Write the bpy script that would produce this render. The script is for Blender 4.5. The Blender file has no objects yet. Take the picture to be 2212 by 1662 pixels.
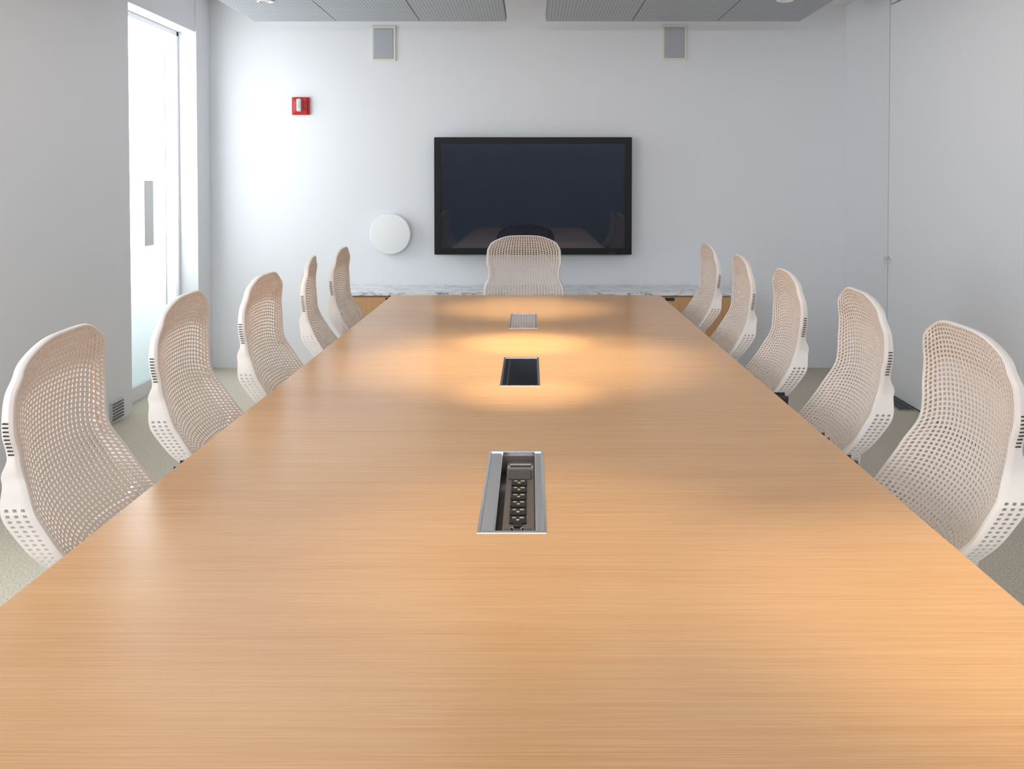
import bpy, bmesh, math, random, bisect
from mathutils import Vector, Matrix
random.seed(3)
S = bpy.context.scene
COL = S.collection

# ------------------------------------------------------------------ materials
def newmat(name):
    m = bpy.data.materials.new(name); m.use_nodes = True
    nt = m.node_tree
    return m, nt, nt.nodes['Principled BSDF']
def pmat(name, col, rough=0.5, metal=0.0, spec=0.5, bump=0.0, bscale=50.0, var=0.0):
    m, nt, b = newmat(name)
    b.inputs['Base Color'].default_value = (*col, 1)
    b.inputs['Roughness'].default_value = rough
    b.inputs['Metallic'].default_value = metal
    b.inputs['Specular IOR Level'].default_value = spec
    if bump or var:
        tc = nt.nodes.new('ShaderNodeTexCoord')
        n = nt.nodes.new('ShaderNodeTexNoise'); n.inputs['Scale'].default_value = bscale
        n.inputs['Detail'].default_value = 4
        nt.links.new(tc.outputs['Object'], n.inputs['Vector'])
        if bump:
            bp = nt.nodes.new('ShaderNodeBump'); bp.inputs['Strength'].default_value = bump
            bp.inputs['Distance'].default_value = 0.004
            nt.links.new(n.outputs['Fac'], bp.inputs['Height'])
            nt.links.new(bp.outputs['Normal'], b.inputs['Normal'])
        if var:
            r = nt.nodes.new('ShaderNodeValToRGB')
            r.color_ramp.elements[0].position = 0.3; r.color_ramp.elements[1].position = 0.7
            r.color_ramp.elements[0].color = (*[c*(1-var) for c in col], 1)
            r.color_ramp.elements[1].color = (*[min(1, c*(1+var)) for c in col], 1)
            nt.links.new(n.outputs['Fac'], r.inputs['Fac'])
            nt.links.new(r.outputs['Color'], b.inputs['Base Color'])
    return m

M_wall = pmat('wall_paint', (0.80, 0.822, 0.855), 0.6, bump=0.05, bscale=120)
M_wall2 = pmat('wall_panel_paint', (0.83, 0.85, 0.885), 0.5)
M_rear = pmat('rear_wall_paint', (0.42, 0.45, 0.50), 0.8)
M_ceil = pmat('ceiling_paint', (0.82, 0.83, 0.84), 0.8)
M_carpet = pmat('carpet', (0.63, 0.575, 0.48), 0.95, bump=1.0, bscale=140, var=0.30, spec=0.1)
M_frame = pmat('window_frame_paint', (0.84, 0.87, 0.89), 0.4)
M_black = pmat('black_plastic', (0.012, 0.012, 0.014), 0.35)
M_bezel = pmat('tv_bezel', (0.004, 0.005, 0.006), 0.45, spec=.25)
M_screen = pmat('tv_screen', (0.006, 0.013, 0.028), 0.03, spec=0.65)
M_chair = pmat('chair_elastomer', (0.79, 0.685, 0.61), 0.5, spec=0.35)
M_liner = pmat('chair_liner', (0.68, 0.51, 0.38), 0.6, spec=0.3)
M_chair2 = pmat('chair_frame_plastic', (0.83, 0.765, 0.72), 0.4, spec=0.4)
M_seat = pmat('seat_fabric', (0.60, 0.56, 0.52), 0.9, bump=0.4, bscale=300)
M_dark = pmat('dark_plastic', (0.03, 0.03, 0.035), 0.45)
M_basegrey = pmat('chair_base_grey', (0.55, 0.53, 0.51), 0.45)
M_chrome = pmat('polished_metal', (0.82, 0.82, 0.83), 0.16, 1.0)
M_lid = pmat('brushed_lid_metal', (0.55, 0.54, 0.54), 0.08, 1.0)
M_alu = pmat('aluminium', (0.66, 0.67, 0.69), 0.35, 1.0)
M_darkmetal = pmat('bronze_dark_plate', (0.055, 0.045, 0.04), 0.4, 0.2)
M_strip = pmat('bronze_module_plate', (0.17, 0.135, 0.115), 0.45, 0.2)
M_flap = pmat('smoked_flap', (0.07, 0.058, 0.052), 0.35, 0.0)
M_socket = pmat('socket_black', (0.008, 0.008, 0.008), 0.45, spec=.3)
M_brass = pmat('brass_contact', (0.85, 0.72, 0.48), 0.4, 0.6)
M_red = pmat('alarm_red', (0.52, 0.010, 0.012), 0.35)
M_white = pmat('white_plastic', (0.86, 0.87, 0.88), 0.4)
M_cream = pmat('speaker_frame_cream', (0.76, 0.77, 0.67), 0.5)
M_grille = pmat('speaker_grille', (0.46, 0.49, 0.53), 0.6, bump=0.6, bscale=600)
M_vent = pmat('vent_dark', (0.08, 0.09, 0.10), 0.5)
M_plate = pmat('pull_plate_translucent', (0.80, 0.84, 0.86), 0.4)
M_plate.node_tree.nodes['Principled BSDF'].inputs['Alpha'].default_value = .93

def wood(name, light, dark, pale, fine=330.0, rough=0.33, bump=0.25, along='X'):
    m, nt, b = newmat(name)
    L = nt.links; N = nt.nodes
    tc = N.new('ShaderNodeTexCoord')
    def noise(sx, sy, sz, det):
        mp = N.new('ShaderNodeMapping'); mp.inputs['Scale'].default_value = (sx, sy, sz)
        L.new(tc.outputs['Object'], mp.inputs['Vector'])
        n = N.new('ShaderNodeTexNoise'); n.inputs['Scale'].default_value = 1.0
        n.inputs['Detail'].default_value = det; n.inputs['Roughness'].default_value = 0.6
        L.new(mp.outputs[0], n.inputs['Vector'])
        return n
    if along == 'X':
        n1 = noise(4.5, fine, 1, 3); n2 = noise(0.7, 55, 1, 3); n3 = noise(0.5, 6.0, 1, 2)
    else:
        n1 = noise(fine, fine, 3, 3); n2 = noise(38, 38, 0.9, 3); n3 = noise(5, 5, 0.3, 2)
    def ramp(n, a, bb):
        r = N.new('ShaderNodeMapRange'); r.inputs['From Min'].default_value = a; r.inputs['From Max'].default_value = bb
        L.new(n.outputs['Fac'], r.inputs['Value']); return r
    r1 = ramp(n1, .36, .68); r2 = ramp(n2, .25, .75); r3 = ramp(n3, .30, .70)
    mxa = N.new('ShaderNodeMix'); mxa.data_type = 'RGBA'
    mxa.inputs['A'].default_value = (*light, 1); mxa.inputs['B'].default_value = (*dark, 1)
    w = N.new('ShaderNodeMath'); w.operation = 'MULTIPLY_ADD'; w.inputs[1].default_value = 0.35
    w2 = N.new('ShaderNodeMath'); w2.operation = 'MULTIPLY'; w2.inputs[1].default_value = 0.50
    L.new(r3.outputs[0], w2.inputs[0]); L.new(r2.outputs[0], w.inputs[0]); L.new(w2.outputs[0], w.inputs[2])
    L.new(w.outputs[0], mxa.inputs['Factor'])
    mxb = N.new('ShaderNodeMix'); mxb.data_type = 'RGBA'; mxb.inputs['B'].default_value = (*pale, 1)
    s = N.new('ShaderNodeMath'); s.operation = 'MULTIPLY'; s.inputs[1].default_value = 0.55
    L.new(r1.outputs[0], s.inputs[0]); L.new(s.outputs[0], mxb.inputs['Factor'])
    L.new(mxa.outputs['Result'], mxb.inputs['A'])
    L.new(mxb.outputs['Result'], b.inputs['Base Color'])
    bp = N.new('ShaderNodeBump'); bp.inputs['Strength'].default_value = bump; bp.inputs['Distance'].default_value = 0.0006
    L.new(n1.outputs['Fac'], bp.inputs['Height']); L.new(bp.outputs['Normal'], b.inputs['Normal'])
    b.inputs['Roughness'].default_value = rough
    b.inputs['Specular IOR Level'].default_value = 0.5
    return m
M_wood = wood('oak_veneer', (0.70, 0.385, 0.175), (0.59, 0.29, 0.118), (0.78, 0.495, 0.265), fine=420, rough=.26, bump=.30)
M_wood2 = wood('sideboard_veneer', (0.60, 0.34, 0.15), (0.50, 0.26, 0.10), (0.68, 0.42, 0.22), fine=120, along='Z')

def marble():
    m, nt, b = newmat('white_marble')
    tc = nt.nodes.new('ShaderNodeTexCoord')
    mp = nt.nodes.new('ShaderNodeMapping'); mp.inputs['Scale'].default_value = (2.2, 6, 6); mp.inputs['Rotation'].default_value = (0.2, 0.3, 0.6)
    n = nt.nodes.new('ShaderNodeTexNoise'); n.inputs['Scale'].default_value = 1.3; n.inputs['Detail'].default_value = 8
    n.inputs['Distortion'].default_value = 1.4; n.inputs['Roughness'].default_value = .62
    r = nt.nodes.new('ShaderNodeValToRGB')
    e = r.color_ramp.elements
    e[0].position = .40; e[0].color = (.84, .86, .87, 1)
    e[1].position = .60; e[1].color = (.82, .84, .86, 1)
    k = e.new(.50); k.color = (.16, .18, .20, 1)
    k = e.new(.475); k.color = (.78, .80, .82, 1)
    k = e.new(.52); k.color = (.78, .80, .82, 1)
    nt.links.new(tc.outputs['Object'], mp.inputs[0]); nt.links.new(mp.outputs[0], n.inputs['Vector'])
    nt.links.new(n.outputs['Fac'], r.inputs[0]); nt.links.new(r.outputs[0], b.inputs['Base Color'])
    b.inputs['Roughness'].default_value = .2
    return m
M_marble = marble()

def panelmat():
    m, nt, b = newmat('perforated_metal_panel')
    N = nt.nodes; L = nt.links
    tc = N.new('ShaderNodeTexCoord'); sep = N.new('ShaderNodeSeparateXYZ'); L.new(tc.outputs['Object'], sep.inputs[0])
    def cellc(sock, sc):
        a = N.new('ShaderNodeMath'); a.operation = 'MULTIPLY'; a.inputs[1].default_value = sc; L.new(sock, a.inputs[0])
        f = N.new('ShaderNodeMath'); f.operation = 'FRACT'; L.new(a.outputs[0], f.inputs[0])
        s = N.new('ShaderNodeMath'); s.operation = 'SUBTRACT'; s.inputs[1].default_value = .5; L.new(f.outputs[0], s.inputs[0])
        ab = N.new('ShaderNodeMath'); ab.operation = 'ABSOLUTE'; L.new(s.outputs[0], ab.inputs[0])
        return ab
    ax = cellc(sep.outputs['X'], 45); ay = cellc(sep.outputs['Y'], 22)
    lx = N.new('ShaderNodeMath'); lx.operation = 'LESS_THAN'; lx.inputs[1].default_value = .30; L.new(ax.outputs[0], lx.inputs[0])
    ly = N.new('ShaderNodeMath'); ly.operation = 'LESS_THAN'; ly.inputs[1].default_value = .20; L.new(ay.outputs[0], ly.inputs[0])
    mu = N.new('ShaderNodeMath'); mu.operation = 'MULTIPLY'; L.new(lx.outputs[0], mu.inputs[0]); L.new(ly.outputs[0], mu.inputs[1])
    mx = N.new('ShaderNodeMix'); mx.data_type = 'RGBA'
    mx.inputs['A'].default_value = (.44, .475, .51, 1); mx.inputs['B'].default_value = (.16, .175, .19, 1)
    L.new(mu.outputs[0], mx.inputs['Factor']); L.new(mx.outputs['Result'], b.inputs['Base Color'])
    b.inputs['Roughness'].default_value = .5
    return m
M_panel = panelmat()
M_paneledge = pmat('panel_edge_trim', (0.08, 0.09, 0.10), 0.5)

def glowglass(name, strength, z0=0.2, z1=1.3):
    # frosted glazing: daylight put in as emission, dimmer where the film thickens below
    m, nt, b = newmat(name)
    N = nt.nodes; L = nt.links
    tc = N.new('ShaderNodeTexCoord'); sep = N.new('ShaderNodeSeparateXYZ'); L.new(tc.outputs['Object'], sep.inputs[0])
    mr = N.new('ShaderNodeMapRange'); mr.inputs['From Min'].default_value = z0; mr.inputs['From Max'].default_value = z1
    L.new(sep.outputs['Z'], mr.inputs['Value'])
    r = N.new('ShaderNodeValToRGB')
    r.color_ramp.elements[0].color = (.060, .082, .084, 1); r.color_ramp.elements[1].color = (.94, .98, 1, 1)
    k = r.color_ramp.elements.new(.45); k.color = (.145, .165, .17, 1)
    L.new(mr.outputs[0], r.inputs[0])
    b.inputs['Base Color'].default_value = (.45, .50, .51, 1); b.inputs['Roughness'].default_value = .3
    L.new(r.outputs[0], b.inputs['Emission Color']); b.inputs['Emission Strength'].default_value = strength
    return m

# ------------------------------------------------------------------ helpers
def empty(name, loc=(0, 0, 0), rz=0):
    o = bpy.data.objects.new(name, None); COL.objects.link(o)
    o.location = loc; o.rotation_euler = (0, 0, rz); o.empty_display_size = .1
    return o
def obj(name, me, parent=None, loc=(0, 0, 0), mats=()):
    o = bpy.data.objects.new(name, me); COL.objects.link(o); o.location = loc
    for mm in mats:
        if me.materials.find(mm.name) < 0: me.materials.append(mm)
    if parent: o.parent = parent
    return o
def boxmesh(name, d, bevel=0, seg=2):
    bm = bmesh.new(); bmesh.ops.create_cube(bm, size=1)
    for v in bm.verts: v.co = Vector((v.co.x*d[0], v.co.y*d[1], v.co.z*d[2]))
    if bevel: bmesh.ops.bevel(bm, geom=bm.edges[:], offset=bevel, segments=seg, affect='EDGES', profile=.5)
    me = bpy.data.meshes.new(name); bm.to_mesh(me); bm.free(); return me
def box(name, lo, hi, mat, parent=None, bevel=0, seg=2):
    lo = Vector(lo); hi = Vector(hi); d = hi-lo
    return obj(name, boxmesh(name, d, bevel, seg), parent, (lo+hi)/2, [mat])
def cylmesh(name, r, h, seg=48, axis='Z', bevel=0, r2=None):
    bm = bmesh.new()
    bmesh.ops.create_cone(bm, cap_ends=True, segments=seg, radius1=r, radius2=r if r2 is None else r2, depth=h)
    if bevel:
        es = [e for e in bm.edges if abs(e.verts[0].co.z-e.verts[1].co.z) < 1e-6]
        bmesh.ops.bevel(bm, geom=es, offset=bevel, segments=3, affect='EDGES', profile=.5)
    if axis == 'Y': bmesh.ops.rotate(bm, verts=bm.verts, matrix=Matrix.Rotation(math.pi/2, 3, 'X'))
    if axis == 'X': bmesh.ops.rotate(bm, verts=bm.verts, matrix=Matrix.Rotation(math.pi/2, 3, 'Y'))
    me = bpy.data.meshes.new(name); bm.to_mesh(me); bm.free(); return me
def smooth(me, ang=None):
    for p in me.polygons: p.use_smooth = True
    if ang:
        try: me.set_sharp_from_angle(angle=ang)
        except Exception: pass
def cyl(name, r, h, loc, mat, parent=None, axis='Z', bevel=0, seg=48, r2=None):
    me = cylmesh(name, r, h, seg, axis, bevel, r2); smooth(me, .6)
    return obj(name, me, parent, loc, [mat])
def tube_bm(bm, pts, radii, seg=10, flat=1.0):
    rings = []
    n = len(pts)
    for i, p in enumerate(pts):
        t = (pts[min(i+1, n-1)]-pts[max(i-1, 0)]).normalized()
        a = t.cross(Vector((1, 0, 0)))
        if a.length < .2: a = t.cross(Vector((0, 0, 1)))
        a.normalize(); b = t.cross(a).normalized()
        r = radii[i]
        rings.append([bm.verts.new(p + a*math.cos(2*math.pi*k/seg)*r*flat + b*math.sin(2*math.pi*k/seg)*r) for k in range(seg)])
    for i in range(n-1):
        for k in range(seg):
            bm.faces.new((rings[i][k], rings[i][(k+1) % seg], rings[i+1][(k+1) % seg], rings[i+1][k]))
    bm.faces.new(rings[0][::-1]); bm.faces.new(rings[-1])
def spline(pts, n):
    P = [Vector(p) for p in pts]; P = [2*P[0]-P[1]]+P+[2*P[-1]-P[-2]]
    out = []; m = len(pts)-1
    for i in range(n+1):
        u = i/n*m; k = min(int(u), m-1); f = u-k
        a, b, c, d = P[k], P[k+1], P[k+2], P[k+3]
        out.append(.5*((2*b)+(-a+c)*f+(2*a-5*b+4*c-d)*f*f+(-a+3*b-3*c+d)*f**3))
    return out
def interp(tab, x):
    if x <= tab[0][0]: return tab[0][1]
    for (a, b), (c, d) in zip(tab, tab[1:]):
        if x <= c:
            f = (x-a)/(c-a); f = f*f*(3-2*f); return b+(d-b)*f
    return tab[-1][1]

# ------------------------------------------------------------------ room
XL, XR, YW, YB, ZC = -2.48, 2.423, 7.155, -2.8, 2.84
box('floor', (-3.0, YB-.2, -.1), (2.9, YW+.2, 0), M_carpet)
box('ceiling', (-3.0, YB-.2, ZC), (2.9, YW+.2, ZC+.1), M_ceil)
box('wall_back', (-3.0, YW, 0), (2.9, YW+.15, ZC), M_wall)
box('wall_rear', (-3.0, YB-.15, 0), (2.9, YB, ZC), M_rear)
wl = empty('wall_left')
box('pier', (XL-.25, 3.4, 0), (XL, 5.726, ZC), M_wall, wl)
box('pier_rear', (XL-.25, YB, 0), (XL, .2, ZC), M_wall, wl)
box('sill_wall', (XL-.25, .2, 0), (XL, 3.4, .55), M_wall, wl)
box('head_wall', (XL-.25, .2, 2.45), (XL, 3.4, ZC), M_wall, wl)
box('end_strip', (XL-.25, 6.858, 0), (XL+.01, YW, ZC), M_wall, wl)
box('door_head', (XL-.25, 5.726, 2.547), (XL, 6.858, ZC), M_wall, wl)
wr = empty('wall_right')
box('end_return', (XR, 6.284, 0), (XR+.2, YW, ZC), M_wall, wr)
box('panel_long', (XR, YB, 0.012), (XR+.2, 6.274, 2.63), M_wall2, wr, .003)
box('joint_back', (XR+.03, 6.274, 0), (XR+.2, 6.284, ZC), M_vent, wr)
box('head_band', (XR+.004, YB, 2.64), (XR+.2, 6.274, ZC), M_wall, wr)
box('threshold', (XR+.01, YB, 0), (XR+.2, 6.274, .012), M_vent, wr)
box('trim_1', (XR-.10, 5.2, 2.80), (XR, YW, ZC), M_ceil)

w1 = empty('window_1')
G1 = glowglass('frosted_glass_tall', 5.2, 0.10-1.3, 1.30-1.3)
o = box('glass', (-2.635, 5.74, .05), (-2.62, 6.85, 2.54), G1, w1)
box('bottom_rail', (-2.66, 5.73, 0), (-2.585, 6.858, .10), M_frame, w1, .004)
box('top_rail', (-2.66, 5.73, 2.51), (-2.60, 6.858, 2.547), M_frame, w1, .004)
box('jamb_near', (-2.66, 5.727, 0), (-2.60, 5.77, 2.547), M_frame, w1, .004)
box('jamb_far', (-2.66, 6.82, 0), (-2.60, 6.857, 2.547), M_frame, w1, .004)
box('mullion', (-2.634, 6.62, .1), (-2.612, 6.635, 2.52), M_frame, w1, .002)
dp = empty('door_pull_plate', (-2.60, 6.22, 1.23))
obj('plate', boxmesh('plate', (.008, .15, .44), .002), dp, (0.03, 0, 0), [M_plate])
cyl('standoff_top', .008, .03, (.01, 0, .17), M_plate, dp, 'X'); cyl('standoff_bottom', .008, .03, (.01, 0, -.17), M_plate, dp, 'X')

w2 = empty('window_2')
G2 = glowglass('frosted_glass_near', 3.8, -2, -1)
box('glass', (XL-.14, .24, .59), (XL-.12, 3.36, 2.41), G2, w2)
for nm, lo, hi in (('rail_bottom', (XL-.17, .2, .55), (XL-.09, 3.4, .60)), ('rail_top', (XL-.17, .2, 2.40), (XL-.09, 3.4, 2.45)),
                   ('stile_a', (XL-.17, .2, .6), (XL-.09, .25, 2.4)), ('stile_b', (XL-.17, 3.35, .6), (XL-.09, 3.4, 2.4)),
                   ('stile_c', (XL-.17, 1.77, .6), (XL-.09, 1.83, 2.4))):
    box(nm, lo, hi, M_frame, w2, .004)

v = empty('wall_vent', (XL, 5.50, .075))
obj('frame', boxmesh('vf', (.012, .16, .12), .002), v, (.006, 0, 0), [M_alu])
for i in range(6):
    obj('slat_%d' % i, boxmesh('vs', (.008, .14, .006)), v, (.014, 0, -.045+i*.018), [M_vent])
v = empty('floor_vent', (XR-.06, 6.02, 0))
obj('tray', boxmesh('ft', (.10, .50, .006)), v, (0, 0, .004), [M_alu])
for i in range(6):
    obj('bar_%d' % i, boxmesh('fb', (.007, .48, .005)), v, (-.04+i*.016, 0, .009), [M_vent])

l = empty('door_latch', (XR, 6.22, .93))
cyl('rose', .018, .01, (-.005, 0, 0), M_white, l, 'X'); cyl('stem', .006, .035, (-.02, 0, 0), M_alu, l, 'X')
box('lever', (-.045, -.008, -.05), (-.033, .008, .01), M_alu, l, .003)

def cloud(name, x0, xs, y0, y1, z):
    e = empty(name)
    box('body', (x0, y0, z+.012), (xs[-1], y1, z+.05), M_paneledge, e, .002)
    a = x0
    ys = [y1]
    while ys[-1] > y0+.01: ys.append(max(y0, ys[-1]-1.83))
    for i, b in enumerate(xs):
        for j in range(len(ys)-1):
            box('tile_%d_%d' % (i, j), (a+.003, ys[j+1]+.003, z), (b-.003, ys[j]-.003, z+.02), M_panel, e, .001)
        a = b
    for hx in (x0+.3, xs[-1]-.3):
        for hy in (y0+.5, (y0+y1)/2, y1-.5):
            cyl('hanger', .004, ZC-z-.05, (hx, hy, (ZC+z+.05)/2), M_alu, e, seg=8)
cloud('suspended_ceiling_panel', -2.0, (-1.40, -.80, -.177), .3, 6.72, 2.60)
cloud('suspended_ceiling_panel', .107, (.73, 1.34, 1.94), .3, 6.72, 2.60)
def downlight(x, y, z):
    e = empty('ceiling_downlight', (x, y, z))
    bm = bmesh.new()
    prof = [(.055, -.002), (.055, -.007), (.042, -.010), (.034, .0), (.03, -.001)]
    seg = 32; rings = []
    for r, zz in prof: rings.append([bm.verts.new((r*math.cos(2*math.pi*k/seg), r*math.sin(2*math.pi*k/seg), zz)) for k in range(seg)])
    for i in range(len(rings)-1):
        for k in range(seg): bm.faces.new((rings[i][k], rings[i][(k+1) % seg], rings[i+1][(k+1) % seg], rings[i+1][k]))
    bm.faces.new(rings[-1])
    me = bpy.data.meshes.new('trim_ring'); bm.to_mesh(me); bm.free(); smooth(me, .7)
    obj('trim_ring', me, e, mats=[M_white])
for x, y in ((-1.70, 5.96), (1.62, 5.93), (-1.70, 3.2), (1.62, 3.2), (.85, 1.45), (1.62, .6), (-1.70, .6)):
    downlight(x, y, 2.60)

# ------------------------------------------------------------------ wall items
tv = empty('wall_mounted_television', (.0155, YW, 1.3355))
hw, hh = .7505, .4465
def ringmesh(name, w, h, b, y0, y1, bev):
    bm = bmesh.new()
    o_ = [(-w, -h), (w, -h), (w, h), (-w, h)]; i_ = [(-w+b, -h+b), (w-b, -h+b), (w-b, h-b), (-w+b, h-b)]
    V = {}
    for k, (s, y) in enumerate(((o_, y0), (i_, y0), (o_, y1), (i_, y1))):
        V[k] = [bm.verts.new((p[0], y, p[1])) for p in s]
    for i in range(4):
        j = (i+1) % 4
        bm.faces.new((V[0][i], V[0][j], V[1][j], V[1][i])); bm.faces.new((V[2][i], V[3][i], V[3][j], V[2][j]))
        bm.faces.new((V[0][i], V[2][i], V[2][j], V[0][j])); bm.faces.new((V[1][i], V[1][j], V[3][j], V[3][i]))
    bmesh.ops.recalc_face_normals(bm, faces=bm.faces)
    if bev: bmesh.ops.bevel(bm, geom=bm.edges[:], offset=bev, segments=2, affect='EDGES')
    me = bpy.data.meshes.new(name); bm.to_mesh(me); bm.free(); return me
obj('bezel', ringmesh('bezel', hw, hh, .050, -.125, -.06, .003), tv, mats=[M_bezel])
obj('screen', boxmesh('screen', (2*hw-.09, .01, 2*hh-.09)), tv, (0, -.112, 0), [M_screen])
obj('body', boxmesh('body', (2*hw-.05, .07, 2*hh-.05), .01), tv, (0, -.075, 0), [M_bezel])
obj('bracket', boxmesh('bracket', (.6, .04, .4)), tv, (0, -.02, 0), [M_dark])
obj('button_bar', boxmesh('bb', (.05, .004, .005)), tv, (.6, -.126, -hh+.012), [M_dark])

d = empty('round_wall_sconce', (-1.08, YW, 1.044))
cyl('disc', .156, .05, (0, -.045, 0), M_white, d, 'Y', .006, 96)
cyl('mount', .10, .03, (0, -.012, 0), M_white, d, 'Y')

for (a, b_, c, e_) in ((-1.226, -1.04, 2.371, 2.641), (1.007, 1.196, 2.377, 2.65)):
    w = b_-a; h = e_-c
    s = empty('wall_speaker', ((a+b_)/2, YW, (c+e_)/2))
    obj('frame', ringmesh('spf', w/2, h/2, .018, -.012, 0, .002), s, mats=[M_cream])
    obj('grille', boxmesh('spg', (w-.036, .012, h-.036), .004), s, (0, -.009, 0), [M_grille])

f = empty('fire_alarm_strobe', (-1.771, YW, 2.027))
obj('plate', boxmesh('fp', (.136, .02, .136), .004), f, (0, -.01, 0), [M_red])
obj('housing', boxmesh('fh', (.105, .022, .115), .006), f, (0, -.028, 0), [M_red])
obj('strobe_lens', boxmesh('fs', (.036, .035, .098), .010, 3), f, (-.005, -.048, .004), [pmat('strobe_lens', (.62, .65, .66), .15)])
obj('strobe_core', boxmesh('fc', (.016, .004, .05), .001), f, (-.005, -.066, .004), [M_chrome])
for i in range(5):
    obj('sound_slot_%d' % i, boxmesh('fsl', (.018, .002, .005)), f, (.036, -.0395, -.035+i*.016), [pmat('slot', (.12, 0, 0), .6)])
    obj('sound_slot_b_%d' % i, boxmesh('fsl', (.012, .002, .005)), f, (-.040, -.0395, -.035+i*.016), [pmat('slot_b', (.65, .3, .3), .6)])

# ------------------------------------------------------------------ sideboard
sb = empty('marble_top_sideboard', (0.04, 6.90, 0))
obj('carcass', boxmesh('cc', (2.80, .47, .56)), sb, (0, .0, .335), [M_wood2])
obj('plinth', boxmesh('pl', (2.7, .40, .056)), sb, (0, .0, .028), [M_dark])
obj('marble_slab', boxmesh('ms', (2.86, .505, .024), .002), sb, (0, 0, .633), [M_marble])
nd = 6
for i in range(nd):
    wdt = 2.80/nd
    cx = -1.4+wdt*(i+.5)
    obj('door_%d' % i, boxmesh('dr', (wdt-.006, .02, .545), .001), sb, (cx, -.242, .335), [M_wood2])
for cx in (-1.055, -.45, .18, .96):
    obj('finger_pull', boxmesh('fpu', (.065, .006, .022)), sb, (cx, -.2535, .596), [M_black])

# ------------------------------------------------------------------ table
tb = empty('conference_table')
X0, X1, Y0, Y1, ZT, TH = -.855, .795, -.62, 5.698, .74, .04
BX0, BX1 = -.106, .031
BY = [(1.789, 2.348), (3.112, 3.629), (4.371, 4.876)]
SEAM = 2.539
def topmesh(name, y0, y1, holes):
    ys = sorted({y0, y1, *[q for h in holes for q in h]})
    xs = [X0, BX0, BX1, X1]
    bm = bmesh.new(); V = {}
    def vv(i, j, z):
        k = (i, j, z)
        if k not in V: V[k] = bm.verts.new((xs[i], ys[j], z))
        return V[k]
    cells = set()
    for i in range(3):
        for j in range(len(ys)-1):
            if i == 1 and (ys[j], ys[j+1]) in holes: continue
            cells.add((i, j))
    zb = ZT-TH
    for (i, j) in cells:
        bm.faces.new((vv(i, j, ZT), vv(i+1, j, ZT), vv(i+1, j+1, ZT), vv(i, j+1, ZT)))
        bm.faces.new((vv(i, j, zb), vv(i, j+1, zb), vv(i+1, j+1, zb), vv(i+1, j, zb)))
        for (di, dj, a, b) in ((-1, 0, (i, j), (i, j+1)), (1, 0, (i+1, j+1), (i+1, j)), (0, -1, (i+1, j), (i, j)), (0, 1, (i, j+1), (i+1, j+1))):
            if (i+di, j+dj) not in cells:
                bm.faces.new((vv(*a, ZT), vv(*b, ZT), vv(*b, zb), vv(*a, zb)))
    bmesh.ops.recalc_face_normals(bm, faces=bm.faces)
    me = bpy.data.meshes.new(name); bm.to_mesh(me); bm.free(); return me
o = obj('table_top_near', topmesh('ttn', Y0, SEAM-.0007, [BY[0]]), tb, mats=[M_wood])
o = obj('table_top_far', topmesh('ttf', SEAM+.0007, Y1, [BY[1], BY[2]]), tb, mats=[M_wood])
box('apron', (-.50, -.3, .66), (.44, 1.5, .699), M_dark, tb)
for i, y in enumerate((0.35, 2.72, 4.1)):
    box('pedestal_%d' % i, (-.22, y-.15, .02), (.16, y+.15, .66), M_wood2, tb, .004)
    box('foot_%d' % i, (-.26, y-.2, 0), (.20, y+.2, .02), M_alu, tb, .003)
    box('bearer_%d' % i, (-.45, y-.05, .66), (.39, y+.05, .70), M_dark, tb)

def frame_xy(name, x0, x1, y0, y1, wl_, wr_, wn, wf, z0, z1, bev=.001):
    bm = bmesh.new()
    o_ = [(x0, y0), (x1, y0), (x1, y1), (x0, y1)]; i_ = [(x0+wl_, y0+wn), (x1-wr_, y0+wn), (x1-wr_, y1-wf), (x0+wl_, y1-wf)]
    V = {}
    for k, (s, z) in enumerate(((o_, z1), (i_, z1), (o_, z0), (i_, z0))):
        V[k] = [bm.verts.new((p[0], p[1], z)) for p in s]
    for i in range(4):
        j = (i+1) % 4
        bm.faces.new((V[0][i], V[0][j], V[1][j], V[1][i])); bm.faces.new((V[2][i], V[3][i], V[3][j], V[2][j]))
        bm.faces.new((V[0][i], V[2][i], V[2][j], V[0][j])); bm.faces.new((V[1][i], V[1][j], V[3][j], V[3][i]))
    bmesh.ops.recalc_face_normals(bm, faces=bm.faces)
    if bev: bmesh.ops.bevel(bm, geom=bm.edges[:], offset=bev, segments=2, affect='EDGES')
    me = bpy.data.meshes.new(name); bm.to_mesh(me); bm.free(); return me
W = BX1-BX0
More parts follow.
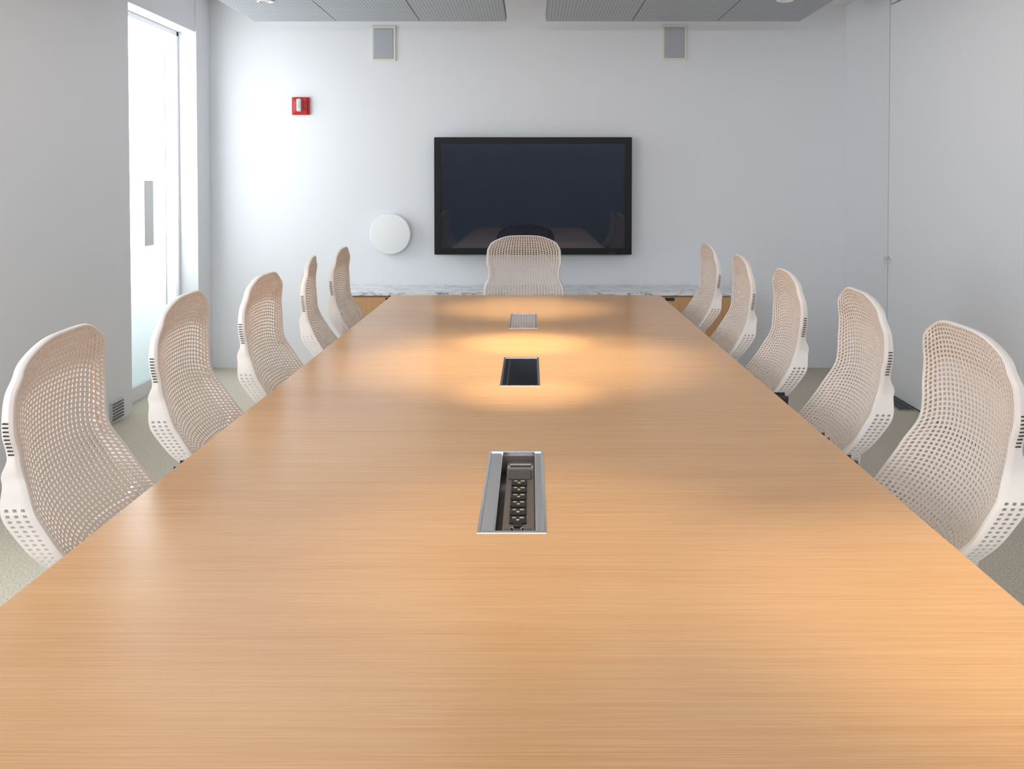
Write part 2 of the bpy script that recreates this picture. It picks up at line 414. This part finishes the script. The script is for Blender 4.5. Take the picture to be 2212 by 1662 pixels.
for n, (y0, y1) in enumerate(BY):
    cy = (y0+y1)/2; hl = (y1-y0)/2; hwid = W/2
    pb = empty('table_power_box', ((BX0+BX1)/2, cy, ZT))
    obj('rim', frame_xy('rim', -hwid, hwid, -hl, hl, .006, .006, .012, .010, -.010, .0012, .0006), pb, mats=[M_chrome])
    if n == 0:
        ix0, ix1, iy0, iy1 = -hwid+.006, hwid-.006, -hl+.012, hl-.010
        dep = -.050
        box('floor_plate', (ix0, iy0, dep-.004), (ix1, iy1, dep), M_darkmetal, pb)
        box('side_left', (ix0-.002, iy0, dep), (ix0+.001, iy1, -.009), M_darkmetal, pb)
        box('side_right', (ix1-.001, iy0, dep), (ix1+.002, iy1, -.009), M_strip, pb)
        box('side_near', (ix0, iy0-.002, dep), (ix1, iy0+.001, -.009), M_dark, pb)
        box('side_far', (ix0, iy1-.001, dep), (ix1, iy1+.002, -.009), M_strip, pb)
        box('lid_ledge_left', (ix0, iy0, -.006), (ix0+.026, iy1, -.001), M_alu, pb, .001)
        box('lid_ledge_lip', (ix0+.024, iy0, -.014), (ix0+.029, iy1, -.003), M_chrome, pb, .001)
        box('lid_ledge_right', (ix1-.016, iy0, -.006), (ix1, iy1, -.001), M_alu, pb, .001)
        sx = .010
        zt = -.022
        box('module_strip', (sx-.032, iy0+.005, dep), (sx+.036, iy1-.004, zt), M_strip, pb, .002)
        box('cover_flap', (sx-.026, iy1-.15, zt), (sx+.028, iy1-.085, zt+.004), M_flap, pb, .002)
        box('bright_tab', (sx-.024, iy1-.048, zt), (sx+.028, iy1-.034, zt+.003), M_flap, pb, .001)
        for i in range(6):
            yy = iy1-.182-i*.048
            box('socket_%d' % i, (sx-.018, yy-.020, zt), (sx+.018, yy+.016, zt+.005), M_socket, pb, .002)
            for (ox, oy, lx_, ly_) in ((-.008, .004, .008, .004), (.008, .004, .009, .005)):
                box('slot', (sx+ox-lx_/2, yy+oy-ly_/2, zt+.0052), (sx+ox+lx_/2, yy+oy+ly_/2, zt+.0062), M_brass, pb)
            cyl('ground_pin', .0035, .001, (sx, yy-.009, zt+.0057), M_brass, pb, seg=16)
        yy = iy0+.040
        box('data_block', (sx-.026, yy-.03, zt), (sx+.028, yy+.025, zt+.004), M_flap, pb, .003)
        box('data_jack', (sx-.008, yy+.026, zt), (sx+.010, yy+.042, zt+.008), M_socket, pb, .002)
        for ox in (-.010, .010):
            cyl('connector_post', .003, .012, (sx+ox, yy-.005, zt+.010), M_chrome, pb, seg=16)
            cyl('connector_ring', .006, .005, (sx+ox, yy-.005, zt+.006), M_chrome, pb, seg=20)
    else:
        box('lid', (-hwid+.007, -hl+.013, -.008), (hwid-.007, hl-.011, -.0005), M_lid, pb, .001)
        box('lid_hinge_line', (-hwid+.024, -hl+.013, -.0005), (-hwid+.0255, hl-.011, .0003), M_chrome, pb)
        box('tray', (-hwid+.004, -hl+.004, -.06), (hwid-.004, hl-.004, -.012), M_dark, pb)

# ------------------------------------------------------------------ chair
PROF = [(.006, 1.080), (-.016, 1.03), (-.034, .96), (-.042, .89), (-.038, .82), (-.016, .75), (.022, .685), (.070, .63), (.130, .58), (.20, .54)]
prof = spline([(a, b, 0) for a, b in PROF], 200)[::-1]
cum = [0]
for a, b in zip(prof, prof[1:]): cum.append(cum[-1]+(b-a).length)
LT = cum[-1]
def pl(l):
    l = max(0, min(LT, l))
    i = min(max(bisect.bisect_right(cum, l)-1, 0), len(prof)-2)
    f = (l-cum[i])/(cum[i+1]-cum[i]); p = prof[i].lerp(prof[i+1], f)
    return p.x, p.y
HW = [(.53, .220), (.60, .246), (.67, .258), (.735, .254), (.82, .226), (.86, .228), (.91, .240), (.98, .236), (1.03, .218), (1.08, .192)]
def surf(t, s, back=0.0):
    a = abs(t)
    l = s*(LT-.060*a**4.0)
    F, z = pl(l)
    hwv = interp(HW, z)
    side = interp([(.54, .05), (.70, .055), (.85, .040), (1.0, .022), (1.08, .006)], z)
    F = F+side*a**2.2
    z = z-.010*math.sin(math.pi*s)*a*a
    return Vector((t*hwv, -F+back, z))
def netmesh(name, nc, nr, t0, t1, s0, s1, bar_t, bar_s, back=0.0, thick=.0035, skip=None, mat=None):
    ts = []
    for i in range(nc):
        c0 = i/nc; c1 = (i+1)/nc; ts += [c0+bar_t/2/nc, c1-bar_t/2/nc]
    ts = [0]+ts+[1]
    ss = []
    for i in range(nr):
        c0 = i/nr; c1 = (i+1)/nr; ss += [c0+bar_s/2/nr, c1-bar_s/2/nr]
    ss = [0]+ss+[1]
    bm = bmesh.new(); V = {}
    def g(i, j):
        if (i, j) not in V:
            V[(i, j)] = bm.verts.new(surf(t0+(t1-t0)*ts[i], s0+(s1-s0)*ss[j], back))
        return V[(i, j)]
    for i in range(len(ts)-1):
        for j in range(len(ss)-1):
            if (i % 2 == 1) and (j % 2 == 1): continue
            tm = t0+(t1-t0)*(ts[i]+ts[i+1])/2; sm = s0+(s1-s0)*(ss[j]+ss[j+1])/2
            if skip and skip(tm, sm): continue
            bm.faces.new((g(i, j), g(i+1, j), g(i+1, j+1), g(i, j+1)))
    bmesh.ops.recalc_face_normals(bm, faces=bm.faces)
    bmesh.ops.solidify(bm, geom=bm.faces[:], thickness=thick)
    me = bpy.data.meshes.new(name); bm.to_mesh(me); bm.free()
    me.materials.append(mat or M_chair); return me
NR = 52
ME_net = netmesh('back_net', 26, NR, -1, 1, 0, 1, .42, .38, thick=.003)
def sk(t, s):
    return not (s > .84 or (abs(t) > .86 and s > .56))
ME_back = netmesh('back_liner', 26, NR//2, -1, 1, 0, 1, .55, .25, back=.014, thick=.003, skip=sk, mat=M_liner)

def rimmesh():
    per = []
    n1 = 2*NR+1
    for k in range(n1+1): per.append(surf(-1, k/n1))
    for k in range(1, 60): per.append(surf(-1+2*k/60, 1))
    for k in range(n1+1): per.append(surf(1, 1-k/n1))
    n = len(per); bm = bmesh.new(); rows = []
    back = Vector((0, 1, 0))
    tang = []
    for i in range(n):
        a = per[max(i-4, 0)]; b = per[min(i+4, n-1)]
        t = (b-a); t.y *= .0; t.normalize(); tang.append(t)
    for i, p in enumerate(per):
        o_ = tang[i].cross(back).normalized()
        z = p.z
        k_ = 1-.55*max(0, o_.z)
        dpt = interp([(.54, .030), (.60, .055), (.72, .064), (.80, .044), (.85, .024), (1.08, .016)], z)
        wo = interp([(.60, 0), (.76, .010), (.80, .004), (.84, 0)], z)
        sec = [p-o_*.007*k_+back*-.001, p+o_*.002*k_+back*-.004, p+o_*.008*k_+back*-.002, p+o_*.011*k_+back*.004]
        e = p+o_*.012*k_
        m = 7
        for q in range(1, m+1): sec.append(e+back*(.004+(dpt-.004)*q/m)+o_*((wo-.005)*(q/m)))
        rows.append([bm.verts.new(c) for c in sec])
    for i in range(n-1):
        for k in range(len(rows[0])-1):
            z = per[i].z
            if k in (4, 6, 8) and i % 2 == 1 and .575 < z < .75: continue
            bm.faces.new((rows[i][k], rows[i+1][k], rows[i+1][k+1], rows[i][k+1]))
    bmesh.ops.recalc_face_normals(bm, faces=bm.faces)
    bmesh.ops.solidify(bm, geom=bm.faces[:], thickness=.003)
    me = bpy.data.meshes.new('back_rim'); bm.to_mesh(me); bm.free(); smooth(me, .7)
    me.materials.append(M_chair2); return me
ME_rim = rimmesh()

def ribs():
    bm = bmesh.new()
    for sgn in (-1, 1):
        for i in range(9):
            z = .925-i*.0085
            lo, hi = 0, 1
            for _ in range(30):
                mid = (lo+hi)/2
                if surf(1, mid).z < z: lo = mid
                else: hi = mid
            p = surf(sgn, lo)
            r = bmesh.ops.create_cube(bm, size=1)
            for v_ in r['verts']:
                v_.co = Vector((v_.co.x*.004+p.x+sgn*.0105, v_.co.y*.012+p.y+.012, v_.co.z*.0028+z))
    me = bpy.data.meshes.new('flex_ribs'); bm.to_mesh(me); bm.free(); me.materials.append(M_dark); return me
ME_ribs = ribs()

def spine():
    bm = bmesh.new()
    for sgn in (-1, 1):
        pts = spline([(sgn*.225, -.08, .645), (sgn*.19, -.06, .58), (sgn*.12, -.10, .48), (sgn*.05, -.18, .42)], 24)
        tube_bm(bm, pts, [.013]*25, 10, 1.0)
    pts = spline([(-.21, -.08, .62), (-.1, -.035, .60), (0, -.02, .595), (.1, -.035, .60), (.21, -.08, .62)], 24)
    tube_bm(bm, pts, [.010]*25, 10)
    me = bpy.data.meshes.new('spine'); bm.to_mesh(me); bm.free(); smooth(me); me.materials.append(M_chair2); return me
ME_spine = spine()

def seatmesh():
    bm = bmesh.new()
    nx, ny = 20, 20
    V = {}
    for lay in (0, 1):
        for i in range(nx+1):
            for j in range(ny+1):
                a = -1+2*i/nx; b = -1+2*j/ny
                x = a*math.sqrt(1-.28*b*b); y = b*math.sqrt(1-.28*a*a)
                e = max(abs(a), abs(b))
                F = .355+y*.245
                if lay == 0: z = .485-.022*e**6-.03*max(0, b)**3+.012*abs(a)**2
                else: z = .435+.012*e**4-.03*max(0, b)**3
                V[(lay, i, j)] = bm.verts.new((x*.25, -F, z))
    for i in range(nx):
        for j in range(ny):
            bm.faces.new((V[(0, i, j)], V[(0, i, j+1)], V[(0, i+1, j+1)], V[(0, i+1, j)]))
            bm.faces.new((V[(1, i, j)], V[(1, i+1, j)], V[(1, i+1, j+1)], V[(1, i, j+1)]))
    ring = [(i, 0) for i in range(nx)]+[(nx, j) for j in range(ny)]+[(i, ny) for i in range(nx, 0, -1)]+[(0, j) for j in range(ny, 0, -1)]
    for k in range(len(ring)):
        a = ring[k]; b = ring[(k+1) % len(ring)]
        bm.faces.new((V[(0, *a)], V[(0, *b)], V[(1, *b)], V[(1, *a)]))
    bmesh.ops.recalc_face_normals(bm, faces=bm.faces)
    me = bpy.data.meshes.new('seat'); bm.to_mesh(me); bm.free(); smooth(me); me.materials.append(M_seat); return me
ME_seat = seatmesh()

def armmesh():
    bm = bmesh.new()
    for sgn in (-1, 1):
        r = bmesh.ops.create_cube(bm, size=1)
        vs = r['verts']
        for v_ in vs:
            F = .285+v_.co.y*.22
            v_.co = Vector((sgn*.268+v_.co.x*.055, -F, .662+v_.co.z*.022))
        es = list({e for v_ in vs for e in v_.link_edges})
        bmesh.ops.bevel(bm, geom=es, offset=.009, segments=3, affect='EDGES', profile=.5)
        pts = spline([(sgn*.268, -.305, .65), (sgn*.275, -.315, .58), (sgn*.265, -.32, .48), (sgn*.20, -.32, .425), (sgn*.08, -.32, .415)], 20)
        tube_bm(bm, pts, [.015]*21, 10)
    me = bpy.data.meshes.new('armrests'); bm.to_mesh(me); bm.free(); smooth(me, .8); me.materials.append(M_dark); return me
ME_arms = armmesh()

def basemesh():
    bm = bmesh.new(); C = Vector((0, -.33, 0))
    tube_bm(bm, [C+Vector((0, 0, z)) for z in (.075, .12, .16)], [.035, .033, .028], 16)
    tube_bm(bm, [C+Vector((0, 0, z)) for z in (.16, .30, .41)], [.022, .022, .022], 16)
    tube_bm(bm, [C+Vector((0, 0, z)) for z in (.39, .415, .44)], [.07, .10, .11], 20)
    for k in range(5):
        a = 2*math.pi*k/5+math.pi/2
        dv = Vector((math.cos(a), math.sin(a), 0)); sv = Vector((-dv.y, dv.x, 0))
        pts = [(.0, .028, .105, .135), (.15, .022, .088, .118), (.285, .016, .066, .088)]
        rings = []
        for r_, w, z0, z1 in pts:
            c = C+dv*r_
            rings.append([bm.verts.new(c-sv*w+Vector((0, 0, z0))), bm.verts.new(c+sv*w+Vector((0, 0, z0))),
                          bm.verts.new(c+sv*w*.7+Vector((0, 0, z1))), bm.verts.new(c-sv*w*.7+Vector((0, 0, z1)))])
        for q in range(2):
            for m_ in range(4):
                bm.faces.new((rings[q][m_], rings[q][(m_+1) % 4], rings[q+1][(m_+1) % 4], rings[q+1][m_]))
        bm.faces.new(rings[0][::-1]); bm.faces.new(rings[-1])
    old = set(bm.faces)
    for k in range(5):
        a = 2*math.pi*k/5+math.pi/2
        dv = Vector((math.cos(a), math.sin(a), 0)); sv = Vector((-dv.y, dv.x, 0))
        for off in (-.014, .014):
            r = bmesh.ops.create_cone(bm, cap_ends=True, segments=20, radius1=.029, radius2=.029, depth=.018)
            M = Matrix.Translation(C+dv*.272+sv*off+Vector((0, 0, .0295))) @ Matrix.Rotation(a, 4, 'Z') @ Matrix.Rotation(math.pi/2, 4, 'X')
            bmesh.ops.transform(bm, matrix=M, verts=r['verts'])
        tube_bm(bm, [C+dv*.272+Vector((0, 0, z)) for z in (.03, .05, .07)], [.008]*3, 8)
    for f_ in bm.faces: f_.material_index = 0 if f_ in old else 1
    bmesh.ops.recalc_face_normals(bm, faces=bm.faces)
    me = bpy.data.meshes.new('base'); bm.to_mesh(me); bm.free(); smooth(me, .6); me.materials.append(M_basegrey); me.materials.append(M_dark); return me
ME_base = basemesh()

def chair(x, y, deg):
    e = empty('office_chair', (x, y, 0), math.radians(deg))
    for nm, me in (('back_net', ME_net), ('back_liner', ME_back), ('back_rim', ME_rim), ('flex_ribs', ME_ribs), ('spine', ME_spine), ('seat', ME_seat), ('armrests', ME_arms), ('base', ME_base)):
        obj(nm, me, e)
    return e
for x, y, r in ((-1.085, 2.155, 94), (-1.070, 2.870, 93), (-1.010, 3.520, 90), (-1.030, 4.351, 98), (-1.012, 4.97, 92)):
    chair(x, y, r)
for x, y, r in ((1.036, 2.215, -91), (1.053, 2.970, -93), (1.009, 3.670, -93), (1.0, 4.420, -93), (1.009, 5.29, -90)):
    chair(x, y, r)
chair(-.047, 6.15, 0)

# ------------------------------------------------------------------ lights
def area(name, loc, rot, sx, sy, power, col):
    l = bpy.data.lights.new(name, 'AREA'); l.shape = 'RECTANGLE'; l.size = sx; l.size_y = sy; l.energy = power; l.color = col
    o = bpy.data.objects.new(name, l); COL.objects.link(o); o.location = loc; o.rotation_euler = rot; return o
def spot(name, loc, target, power, ang, blend, col, size=.04):
    l = bpy.data.lights.new(name, 'SPOT'); l.energy = power; l.spot_size = math.radians(ang); l.spot_blend = blend; l.color = col; l.shadow_soft_size = size
    o = bpy.data.objects.new(name, l); COL.objects.link(o); o.location = loc
    o.rotation_euler = (Vector(target)-Vector(loc)).to_track_quat('-Z', 'Y').to_euler(); return o
area('rear_fill', (0, -2.7, 2.55), (math.radians(91), 0, 0), 4.6, .40, 92, (.94, .97, 1.0))  # added fill high on the rear wall, brightens the walls; no window there
area('ceiling_fill', (-1.1, 3.8, 2.585), (0, 0, 0), 1.5, 4.0, 14, (1.0, .99, .98))  # added soft fills under the panels to even the room, no fixture modelled
area('ceiling_fill', (1.05, 3.8, 2.585), (0, 0, 0), 1.5, 4.0, 9, (1.0, .99, .98))
WARM = (1.0, .86, .58)
spot('table_spot', (-.035, 3.6, 2.80), (-.025, 3.60, .74), 210, 46, 1, WARM)
spot('table_spot', (-.035, 3.9, 2.80), (-.025, 3.97, .74), 210, 19, 1, WARM)
spot('table_spot', (-.035, 3.1, 2.80), (-.015, 3.0, .74), 120, 16, 1, WARM)
spot('table_spot', (-.035, 4.9, 2.80), (-.035, 5.1, .74), 170, 32, 1, WARM)
spot('table_spot', (-.035, 1.9, 2.80), (.04, 1.75, .74), 60, 32, 1, WARM)
spot('table_spot', (.85, 1.45, 2.57), (.84, 1.45, .74), 95, 40, 1, WARM)

w = bpy.data.worlds.new('World'); S.world = w; w.use_nodes = True
w.node_tree.nodes['Background'].inputs[0].default_value = (.80, .90, 1.0, 1)
w.node_tree.nodes['Background'].inputs[1].default_value = 1.0
S.view_settings.view_transform = 'Standard'
S.view_settings.look = 'None'
S.view_settings.exposure = 0

# ------------------------------------------------------------------ camera
c = bpy.data.cameras.new('camera'); co = bpy.data.objects.new('camera', c); COL.objects.link(co)
co.location = (0, 0, 1.42); co.rotation_euler = (math.radians(88.5), 0, 0)
c.sensor_fit = 'HORIZONTAL'; c.sensor_width = 36; c.lens = 2000/2212*36
c.shift_x = -41/2212; c.shift_y = -379/2212
c.clip_start = .02
S.camera = co
